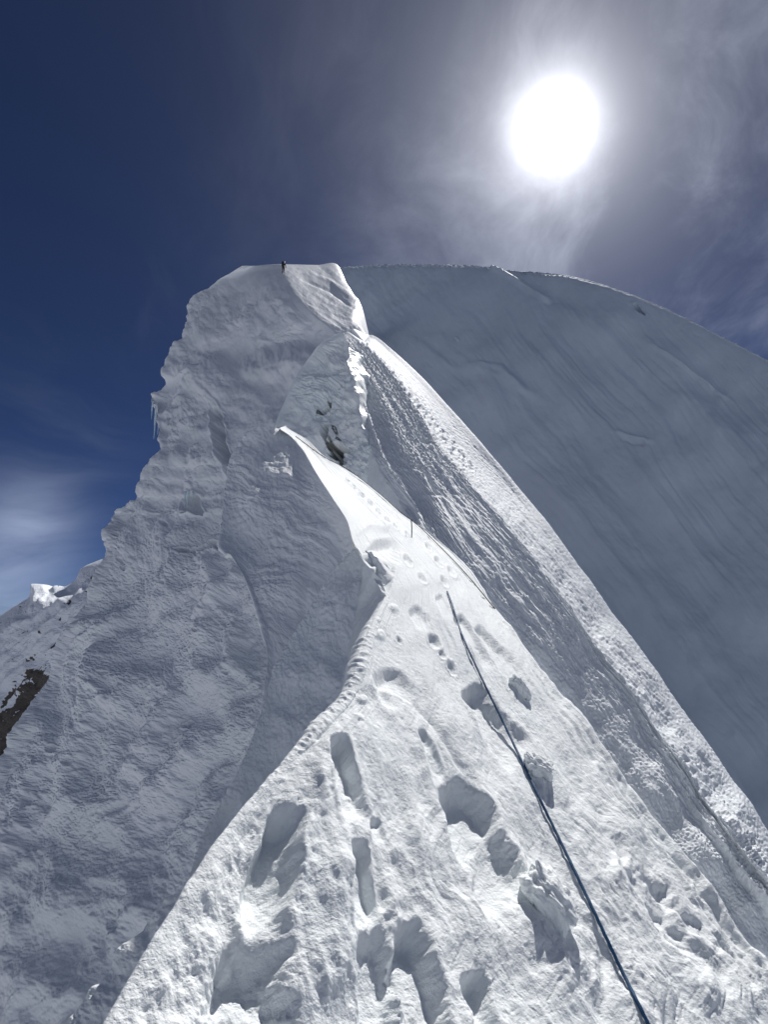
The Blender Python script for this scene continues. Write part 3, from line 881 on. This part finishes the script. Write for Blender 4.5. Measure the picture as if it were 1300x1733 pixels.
fa = PX * .80 - PY * .60; fb = PX * .60 + PY * .80       # across, along the fall line
# flow lines follow the sheet's own columns, fanning out from the crest
csD = [24, 40, 44, 44, 30, 30, 34, 40, 30, 40, 30, 56, 56, 30, 20]
cd = np.cumsum(np.concatenate([[0], np.repeat(1.0 / np.array(csD), csD)]))
cd = np.broadcast_to(cd[None], PX.shape) * 95 + nz(T_FBM, PX, PY, 400, off=85) * 12
H += nz(T_STR, T * .35, cd, 170, off=82) * 1.5 * sst(dep, 0, 120)
H += nz(T_STR, T * .5, cd, 60, off=83) * .25 * sst(dep, 0, 80)
H += nz(T_FBM, fa, fb, 120, 1.6, off=86) * 1.6 * sst(dep, 4, 60) + nz(T_ROUGH, fa, fb, 45, 1.4, off=87) * .3
H -= 5.0 * np.exp(-np.maximum(dep, 0) / 4.0)
# folds
stroke(H, PX, PY, [(835, 452), (880, 475), (925, 503)], 5, 7, taper=False)
stroke(H, PX, PY, [(925, 503), (1030, 560), (1120, 620), (1200, 700), (1290, 800)], 30, 34)
stroke(H, PX, PY, [(860, 452), (960, 510), (1080, 590), (1200, 690), (1300, 790)], 22, -20)
stroke(H, PX, PY, [(1105, 592), (1160, 630), (1240, 680)], 3.5, 7)
stroke(H, PX, PY, [(640, 540), (760, 620), (860, 640), (960, 700)], 8, 4)
stroke(H, PX, PY, [(790, 618), (850, 625), (900, 670)], 6, 5)
stroke(H, PX, PY, [(870, 760), (940, 830), (1050, 960), (1200, 1170), (1310, 1330)], 20, 14)
stroke(H, PX, PY, [(820, 760), (900, 860), (1020, 1020), (1180, 1250), (1300, 1420)], 16, -16)
stroke(H, PX, PY, [(1000, 830), (1100, 960), (1230, 1150), (1320, 1260)], 24, 14)
stroke(H, PX, PY, [(1040, 725), (1070, 738), (1105, 750)], 4, 7)
stroke(H, PX, PY, [(1060, 742), (1095, 752)], 3, -6)
stroke(H, PX, PY, [(940, 690), (1000, 750), (1080, 900), (1200, 1060)], 40, -16)
pit(H, PX, PY, 1080, 522, 5, 10, 16, rot=-30, sharp=.5)
pit(H, PX, PY, 1088, 530, 3, 6, 10, rot=-40, sharp=.5)
pit(H, PX, PY, 1088, 749, 6, 3, 6)
pit(H, PX, PY, 772, 573, 4, 4, -6, rim=0)
# wind-scoured crusty crest
cr_ = np.exp(-(dep / 9.0) ** 2)
H += np.maximum(nz(T_BAND, PX, PY * 2.5, 11, lo=40, off=88), 0) * 1.3 * cr_ * (1 - sst(PX, 880, 1000))
P = P + N * (H * DD / F0)[..., None]
N = normals(P, s_)
P = P + N * (nz(T_ROUGH, PX, PY, 16, off=89) * .16 * DD / F0)[..., None]
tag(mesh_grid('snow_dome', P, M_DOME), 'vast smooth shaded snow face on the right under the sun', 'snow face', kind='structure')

# ------------------------------------------------------------------ FAR MOUNTAIN (lower left)
def rockmat():
    m = bpy.data.materials.new('rock_and_snow'); m.use_nodes = True
    t = m.node_tree; k = NT(t); b = t.nodes['Principled BSDF']
    co = t.nodes.new('ShaderNodeTexCoord').outputs['Object']
    at = t.nodes.new('ShaderNodeAttribute'); at.attribute_name = 'rock'
    n = k.noise(co, .09, 9, .7, .6)
    n3 = k.noise(g3 := k.scale(co, (.5, .5, 1.4)), .35, 7, .7)
    f = k.m('ADD', k.m('MULTIPLY', at.outputs['Fac'], 1.35), k.m('MULTIPLY', k.m('SUBTRACT', n, .5), 1.2))
    f = k.m('ADD', f, k.m('MULTIPLY', k.m('SUBTRACT', n3, .5), .9))
    rockc = k.mix(n3, (.03, .027, .025), (.13, .11, .095))
    k.put(b.inputs['Base Color'], k.mix(k.ramp(f, .62, .74), (.80, .84, .90), rockc))
    b.inputs['Roughness'].default_value = .85
    bp = t.nodes.new('ShaderNodeBump'); bp.inputs['Strength'].default_value = .8; bp.inputs['Distance'].default_value = 2.0
    t.links.new(n3, bp.inputs['Height']); t.links.new(bp.outputs[0], b.inputs['Normal'])
    return m


M_ROCK = rockmat()
# rows: crest, then down; a ridge whose near flank is in shade and whose shelves catch sun
fr = [[(330, 900), (200, 938), (165, 950), (140, 962), (132, 980), (110, 993), (96, 991), (86, 997), (74, 989), (56, 988), (54, 1008), (30, 1024), (0, 1044), (-60, 1085), (-200, 1180)],
      [(330, 920), (200, 955), (160, 968), (138, 985), (126, 993), (108, 1002), (94, 1003), (84, 1006), (72, 1003), (58, 1004), (52, 1016), (28, 1034), (0, 1056), (-60, 1100), (-200, 1200)],
      [(330, 950), (200, 975), (160, 990), (140, 1002), (120, 1010), (104, 1018), (90, 1022), (78, 1024), (66, 1022), (54, 1024), (44, 1034), (24, 1052), (-4, 1072), (-64, 1120), (-210, 1230)],
      [(330, 1000), (200, 1010), (160, 1022), (138, 1032), (118, 1042), (100, 1050), (86, 1054), (72, 1058), (60, 1060), (46, 1064), (34, 1072), (14, 1090), (-12, 1110), (-70, 1160), (-220, 1270)],
      [(330, 1080), (200, 1090), (160, 1096), (136, 1100), (116, 1108), (98, 1116), (82, 1120), (66, 1126), (50, 1132), (36, 1140), (22, 1150), (0, 1170), (-26, 1190), (-90, 1250), (-240, 1360)],
      [(330, 1240), (200, 1240), (160, 1240), (136, 1240), (110, 1244), (90, 1250), (70, 1256), (52, 1262), (34, 1270), (18, 1278), (0, 1290), (-20, 1310), (-50, 1340), (-120, 1400), (-280, 1500)],
      [(330, 1600), (200, 1600), (150, 1600), (120, 1600), (90, 1600), (60, 1610), (40, 1620), (20, 1630), (0, 1640), (-20, 1650), (-50, 1670), (-90, 1700), (-140, 1740), (-240, 1800), (-420, 1900)]]
dep_r = [330, 300, 265, 252, 242, 225, 190]
C = []
for row, d in zip(fr, dep_r):
    a = np.array(row, float); xs = np.linspace(0, 1, len(row))
    dv = d * (1.0 + .12 * np.sin(np.pi * .5 * xs))
    C.append(W(a[:, 0], a[:, 1], dv))
C = np.array(C)
C = np.concatenate([[C[0] + np.array((0., 200., -160.))], [C[0] + np.array((0., 14., -1.))], C, [C[-1] + np.array((-60., -60., -200.))]])
P = loft(C, [8, 10, 30, 44, 50, 70, 110, 90, 10], [30, 30, 24, 20, 20, 16, 16, 18, 20, 20, 26, 30, 40, 30])
s_ = face_cam(P); N = normals(P, s_); PX, PY, DD = proj(P)
cy = np.interp(PX, [a[0] for a in fr[0]][::-1], [a[1] for a in fr[0]][::-1]); dep = PY - cy
H = nz(T_FBM, PX, PY, 70, off=91) * 2.2 * sst(dep, 0, 40) + nz(T_ROUGH, PX, PY, 30, off=92) * .5 * sst(dep, 0, 20)
w1 = PX * .72 + PY * .69
H += nz(T_STR, PX * .69 - PY * .72, w1, 34, off=94) * 1.2 * sst(dep, 4, 50)
stroke(H, PX, PY, [(48, 1100), (62, 1078), (78, 1058), (110, 1032)], 4, 6)
stroke(H, PX, PY, [(-20, 1085), (40, 1052), (90, 1030), (125, 1010)], 5, 6)
stroke(H, PX, PY, [(90, 1012), (120, 1000), (140, 980)], 4, -5)
P = P + N * (H * DD / F0)[..., None]
o = mesh_grid('mountain', P, M_ROCK)
q, t, _ = seg_dist(PX, PY, [(-60, 1330), (-5, 1260), (30, 1200), (66, 1155)])
rk = np.exp(-(q / 24.0) ** 2) * 1.0 + .10 * sst(PY, 1060, 1110)
rk = rk + .75 * np.exp(-(seg_dist(PX, PY, [(-40, 1350), (10, 1290), (50, 1230)])[0] / 18.0) ** 2)
rk = sst(rk + nz(T_ROUGH, PX * .7 + PY * .7, (PY - PX) * .7, 26, 2.0, off=97) * .22 + nz(T_ROUGH, PX, PY, 9, off=98) * .10, .42, .60)
at = o.data.attributes.new('rock', 'FLOAT', 'POINT'); at.data.foreach_set('value', np.clip(rk, 0, 1).reshape(-1).astype(np.float32))
tag(o, 'distant snowy mountainside with brown rock at the left edge', 'mountain', kind='structure')

# ------------------------------------------------------------------ GLACIER FLOOR far below, out to the horizon
n_ = 160
gx = np.sign(np.linspace(-1, 1, n_)) * np.abs(np.linspace(-1, 1, n_)) ** 3 * 30000
X, Y = np.meshgrid(gx, gx)
rad = np.hypot(X, Y)
Z = -260 + nz(T_FBM, X, Y, 900) * 18 * sst(rad, 100, 2000) + nz(T_FBM, X, Y, 5200, off=3) * 120 * sst(rad, 1500, 8000)
tag(mesh_grid('ground', np.stack([X, Y, Z], -1), M_FAR), kind='structure')


# ------------------------------------------------------------------ THINGS
def tube(name, pts, rad, mat, seg=10, parent=None, twist=0.0, taper=None):
    pts = [np.array(p, float) for p in pts]; n = len(pts); co = []; fc = []
    up = np.array((0.13, .2, 1.0)); 
    for i, p in enumerate(pts):
        t = pts[min(i + 1, n - 1)] - pts[max(i - 1, 0)]; t /= np.linalg.norm(t)
        a = np.cross(t, up); a /= np.linalg.norm(a); b = np.cross(t, a)
        r = rad * (taper[i] if taper is not None else 1)
        for k in range(seg):
            th = 2 * math.pi * k / seg + twist * i
            rr = r * (1 + (.10 * math.cos(3 * (2 * math.pi * k / seg)) if twist else 0))
            co.append(p + (a * math.cos(th) + b * math.sin(th)) * rr)
    for i in range(n - 1):
        for k in range(seg):
            fc.append((i * seg + k, i * seg + (k + 1) % seg, (i + 1) * seg + (k + 1) % seg, (i + 1) * seg + k))
    fc.append(tuple(range(seg))[::-1]); fc.append(tuple((n - 1) * seg + k for k in range(seg)))
    me = bpy.data.meshes.new(name); me.from_pydata([tuple(c) for c in co], [], fc); me.update()
    for f in me.polygons: f.use_smooth = True
    me.materials.append(mat)
    o = bpy.data.objects.new(name, me); COL.objects.link(o)
    if parent: o.parent = parent
    return o


def curve_pts(pts, n):
    A = np.array(pts, float); segs = [max(2, n // (len(pts) - 1))] * (len(pts) - 1)
    return pchip(A, segs)


def lay_on_snow(path, lift, n, r):
    """a taut rope: smooth depth through the path, never under the snow"""
    q = curve_pts(path, n); out = []
    ds = np.array([on_front(x, y)[2] for x, y in q])
    k = max(3, len(ds) // 30); pad = np.pad(np.log(ds), k, mode='edge')
    dsm = np.exp(np.array([pad[i:i + 2 * k + 1].mean() for i in range(len(ds))]))
    dd = np.minimum(dsm, ds * (1 + .0)) * (1 - lift)
    pad = np.pad(dd, 4, mode='edge'); dd = np.array([pad[i:i + 9].mean() for i in range(len(dd))])
    return [W(x, y, np.float64(d)) for (x, y), d in zip(q, dd)]


M_ROPE = plain('blue_rope', (.008, .05, .13), .7, col2=(.015, .09, .20), sc=260)
M_DARKROPE = plain('dark_rope', (.02, .03, .045), .7, sc=100)
pts = lay_on_snow([(757, 1001), (758, 1003), (764, 1018), (780, 1068), (812, 1140), (852, 1222), (905, 1333), (952, 1430), (1000, 1530), (1048, 1632), (1098, 1733), (1150, 1840)], .004, 300, .0055)
tag(tube('rope', pts, .0046, M_ROPE, 12, twist=.35), 'taut dark blue climbing rope running down the sunlit snow', 'rope')
pts = lay_on_snow([(500, 738), (545, 771), (588, 794), (636, 830), (680, 868), (702, 884), (745, 925), (790, 972), (838, 1030)], .003, 120, .004)
tag(tube('rope', pts, .0042, M_DARKROPE, 8), 'thin dark fixed rope along the fin edge toward the sun', 'rope')
# snow stake with a short cord
p, n, d = on_front(697, 908)
st = W(697, 878, np.float64(d)); ln = float(np.linalg.norm(st - p))
stake = tube('snow_stake', [(0, 0, -.05), (.004, 0, ln * .5), (.0, 0, ln)], .0045, M_DARKROPE, 8)
stake.location = tuple(p)
tag(stake, 'thin dark snow stake standing upright beside the fixed rope', 'stake')

# broken snow blocks sitting on the edges of the steps
def snow_block(x, y, wpx, hpx, label, seed, rot=0.0, spike=None):
    p, n, d = on_front(x, y)
    r = np.random.default_rng(seed)
    bm = bmesh.new(); bmesh.ops.create_icosphere(bm, subdivisions=6, radius=1.0)
    V = np.array([v.co[:] for v in bm.verts])
    # camera-facing frame standing on the snow normal
    z = n; xax = np.array((1.0, .0, 0.0)); xax -= z * (xax @ z); xax /= np.linalg.norm(xax); yax = np.cross(z, xax)
    th, ph = np.arctan2(V[:, 1], V[:, 0]), V[:, 2]
    bump = 1 + .08 * samp(T_FBM, (V[:, 0] + seed) * 70 + V[:, 2] * 30, V[:, 1] * 70 + V[:, 2] * 60) + .05 * samp(T_ROUGH, V[:, 0] * 160 + V[:, 2] * 60, V[:, 1] * 160 + V[:, 2] * 90)
    # squash into an angular clod
    V2 = np.sign(V) * np.abs(V) ** .8
    V2 = V2 * bump[:, None]
    a, b, c = wpx / F0 * d * .5, hpx / F0 * d * .62, hpx / F0 * d * .40
    cr_, sr_ = math.cos(R(rot)), math.sin(R(rot))
    if spike:
        k = np.exp(-((V[:, 0] - .75) / .35) ** 2 - ((V[:, 1] + .55) / .45) ** 2)
        V2[:, 1] -= k * spike; V2[:, 0] += k * spike * .25
    L_ = (xax * cr_ + yax * sr_)[None] * (V2[:, :1] * a) + (-xax * sr_ + yax * cr_)[None] * (V2[:, 1:2] * b) + z[None] * (V2[:, 2:] * c + c * .55)
    for v, q in zip(bm.verts, L_): v.co = q
    me = bpy.data.meshes.new('snow_block'); bm.to_mesh(me); bm.free(); me.materials.append(M_NEAR)
    for f in me.polygons: f.use_smooth = True
    o = bpy.data.objects.new('snow_block', me); COL.objects.link(o); o.location = tuple(p)
    return tag(o, label, 'snow block', 'snow blocks on the boot steps')


snow_block(920, 1525, 96, 66, 'largest broken snow block, lowest beside the blue rope with a pointed tip', 3, -25, spike=.4)
snow_block(908, 1300, 50, 34, 'rounded broken snow block touching the middle of the blue rope', 5, -10, spike=.3)
snow_block(878, 1166, 46, 26, 'small crumbly snow block right of the upper blue rope, highest of the blocks', 8, -20)

# icicles hanging from the serac
M_ICE = bpy.data.materials.new('icicle_ice'); M_ICE.use_nodes = True
b = M_ICE.node_tree.nodes['Principled BSDF']; b.inputs['Base Color'].default_value = (.72, .86, .92, 1); b.inputs['Roughness'].default_value = .15
b.inputs['Transmission Weight'].default_value = .35; b.inputs['IOR'].default_value = 1.31
wm = (WPX > 180) & (WPX < 420) & (WPY > 620) & (WPY < 900)
wX, wY, wD = WPX[wm], WPY[wm], WD[wm]
for x, y0, y1, r, lab, dsc in ((258, 684, 712, 1.5, 'short icicle leftmost on the serac edge against the blue sky', .99),
                               (264, 694, 746, 2.3, 'longest icicle hanging free from the left serac edge', .99),
                               (269, 704, 738, 1.5, 'icicle just right of the longest one at the serac edge', .985),
                               (313, 838, 862, 2.2, 'left icicle over the small dark hollow in the ice wall', .975),
                               (319, 836, 866, 2.2, 'middle icicle over the small dark hollow in the ice wall', .975),
                               (326, 838, 858, 1.8, 'right icicle over the small dark hollow in the ice wall', .975)):
    j = np.argmin((wX - x) ** 2 + (wY - y0) ** 2); d = wD[j] * dsc
    n = 9; zz = np.linspace(0, 1, n)
    p0_ = W(x, y0 - 6, np.float64(d)); ln = (y1 - y0 + 6) / F0 * d
    pts = [(0.02 * math.sin(i * 1.3), 0.02 * math.cos(i * 1.7), -ln * z) for i, z in enumerate(zz)]
    tp = [max(.06, (1 - z) ** .8 * (1 + .15 * math.sin(i * 2.1))) for i, z in enumerate(zz)]
    o = tube('icicle', pts, r / F0 * d, M_ICE, 8, taper=tp); o.location = tuple(p0_)
    tag(o, lab, 'icicle', 'icicles on the ice wall')

# ------------------------------------------------------------------ CLIMBER near the summit
M_CLOTH = plain('dark_suit', (.018, .018, .022), .8, sc=30)
M_PACK = plain('pack_cloth', (.012, .014, .02), .7, sc=40)
M_HELM = plain('helmet_shell', (.55, .60, .68), .35, sc=30)
M_SKIN = plain('skin', (.42, .26, .19), .6, sc=30)
M_BOOT = plain('boot_shell', (.03, .03, .03), .5, sc=30)
wm = (np.abs(WPX - 479) < 12) & (np.abs(WPY - 462) < 8)
j = np.argmin((WPX[wm] - 479) ** 2 + (WPY[wm] - 462.5) ** 2)
foot = WP[wm][j]
per = bpy.data.objects.new('person', None); COL.objects.link(per)
sc_ = (22.0 / F0 * WD[wm][j]) / 1.72 / CP
per.location = tuple(foot); per.scale = (sc_,) * 3; per.rotation_euler = (0, 0, R(-10))
tag(per, 'lone climber in dark clothes with pack walking up near the summit', 'person')


def skin_body(name, verts, edges, radii, mat, parent, root=0, sub=2):
    me = bpy.data.meshes.new(name); me.from_pydata(verts, edges, []); me.update()
    o = bpy.data.objects.new(name, me); COL.objects.link(o)
    md = o.modifiers.new('skin', 'SKIN'); md.use_smooth_shade = True
    sv = me.skin_vertices[0] if me.skin_vertices else None
    if sv is None:
        bpy.context.view_layer.update()
        bm = bmesh.new(); bm.from_mesh(me); bm.verts.layers.skin.verify(); bm.to_mesh(me); bm.free(); sv = me.skin_vertices[0]
    for i, r in enumerate(radii): sv.data[i].radius = (r, r); sv.data[i].use_root = (i == root)
    o.modifiers.new('sub', 'SUBSURF').levels = sub; o.modifiers['sub'].render_levels = sub
    me.materials.append(mat); o.parent = parent
    return o


V = [(0, 0, .92), (0, .03, 1.08), (0, .06, 1.25), (0, .09, 1.42), (0, .12, 1.50), (0, .14, 1.57), (0, .15, 1.66),       # pelvis .. head
     (-.10, 0, .88), (-.13, .14, .52), (-.13, .06, .12), (-.13, .18, .05),                                              # left leg, stepping up
     (.10, 0, .88), (.13, -.02, .48), (.14, -.16, .08), (.14, -.03, .04),
     (-.19, .08, 1.40), (-.27, .10, 1.14), (-.24, .30, 1.02), (-.22, .38, 1.00),
     (.19, .08, 1.40), (.28, .04, 1.13), (.30, .18, .93), (.30, .24, .88)]
E = [(0, 1), (1, 2), (2, 3), (3, 4), (4, 5), (5, 6), (0, 7), (7, 8), (8, 9), (9, 10), (0, 11), (11, 12), (12, 13), (13, 14), (3, 15), (15, 16), (16, 17), (17, 18), (3, 19), (19, 20), (20, 21), (21, 22)]
rd = [.15, .14, .16, .15, .07, .085, .09, .11, .075, .06, .055, .11, .075, .06, .055, .075, .055, .045, .035, .075, .055, .045, .035]
skin_body('body', V, E, rd, M_CLOTH, per)


def blobmesh(name, mat, parent, loc, size, sq=1.0, rot=0.0, cut=None):
    bm = bmesh.new(); bmesh.ops.create_icosphere(bm, subdivisions=3, radius=1.0)
    for v in bm.verts:
        c = [math.copysign(abs(a) ** sq, a) * s for a, s in zip(v.co, size)]
        if cut is not None and c[2] < cut: c[2] = cut
        y, z = c[1] * math.cos(rot) - c[2] * math.sin(rot), c[1] * math.sin(rot) + c[2] * math.cos(rot)
        v.co = (c[0] + loc[0], y + loc[1], z + loc[2])
    me = bpy.data.meshes.new(name); bm.to_mesh(me); bm.free(); me.materials.append(mat)
    for f in me.polygons: f.use_smooth = True
    o = bpy.data.objects.new(name, me); COL.objects.link(o); o.parent = parent
    return o


blobmesh('helmet', M_HELM, per, (0.03, .14, 1.69), (.135, .155, .13), 1, -.2, cut=-.02)
pk = blobmesh('backpack', M_PACK, per, (0, -.14, 1.25), (.19, .14, .29), .6, -.15)
blobmesh('pack_lid', M_PACK, pk, (0, -.10, 1.54), (.17, .14, .07), .6, -.15)
blobmesh('boot', M_BOOT, per, (-.13, .15, .05), (.06, .14, .06), .7)
blobmesh('boot', M_BOOT, per, (.14, -.08, .05), (.06, .14, .06), .7)
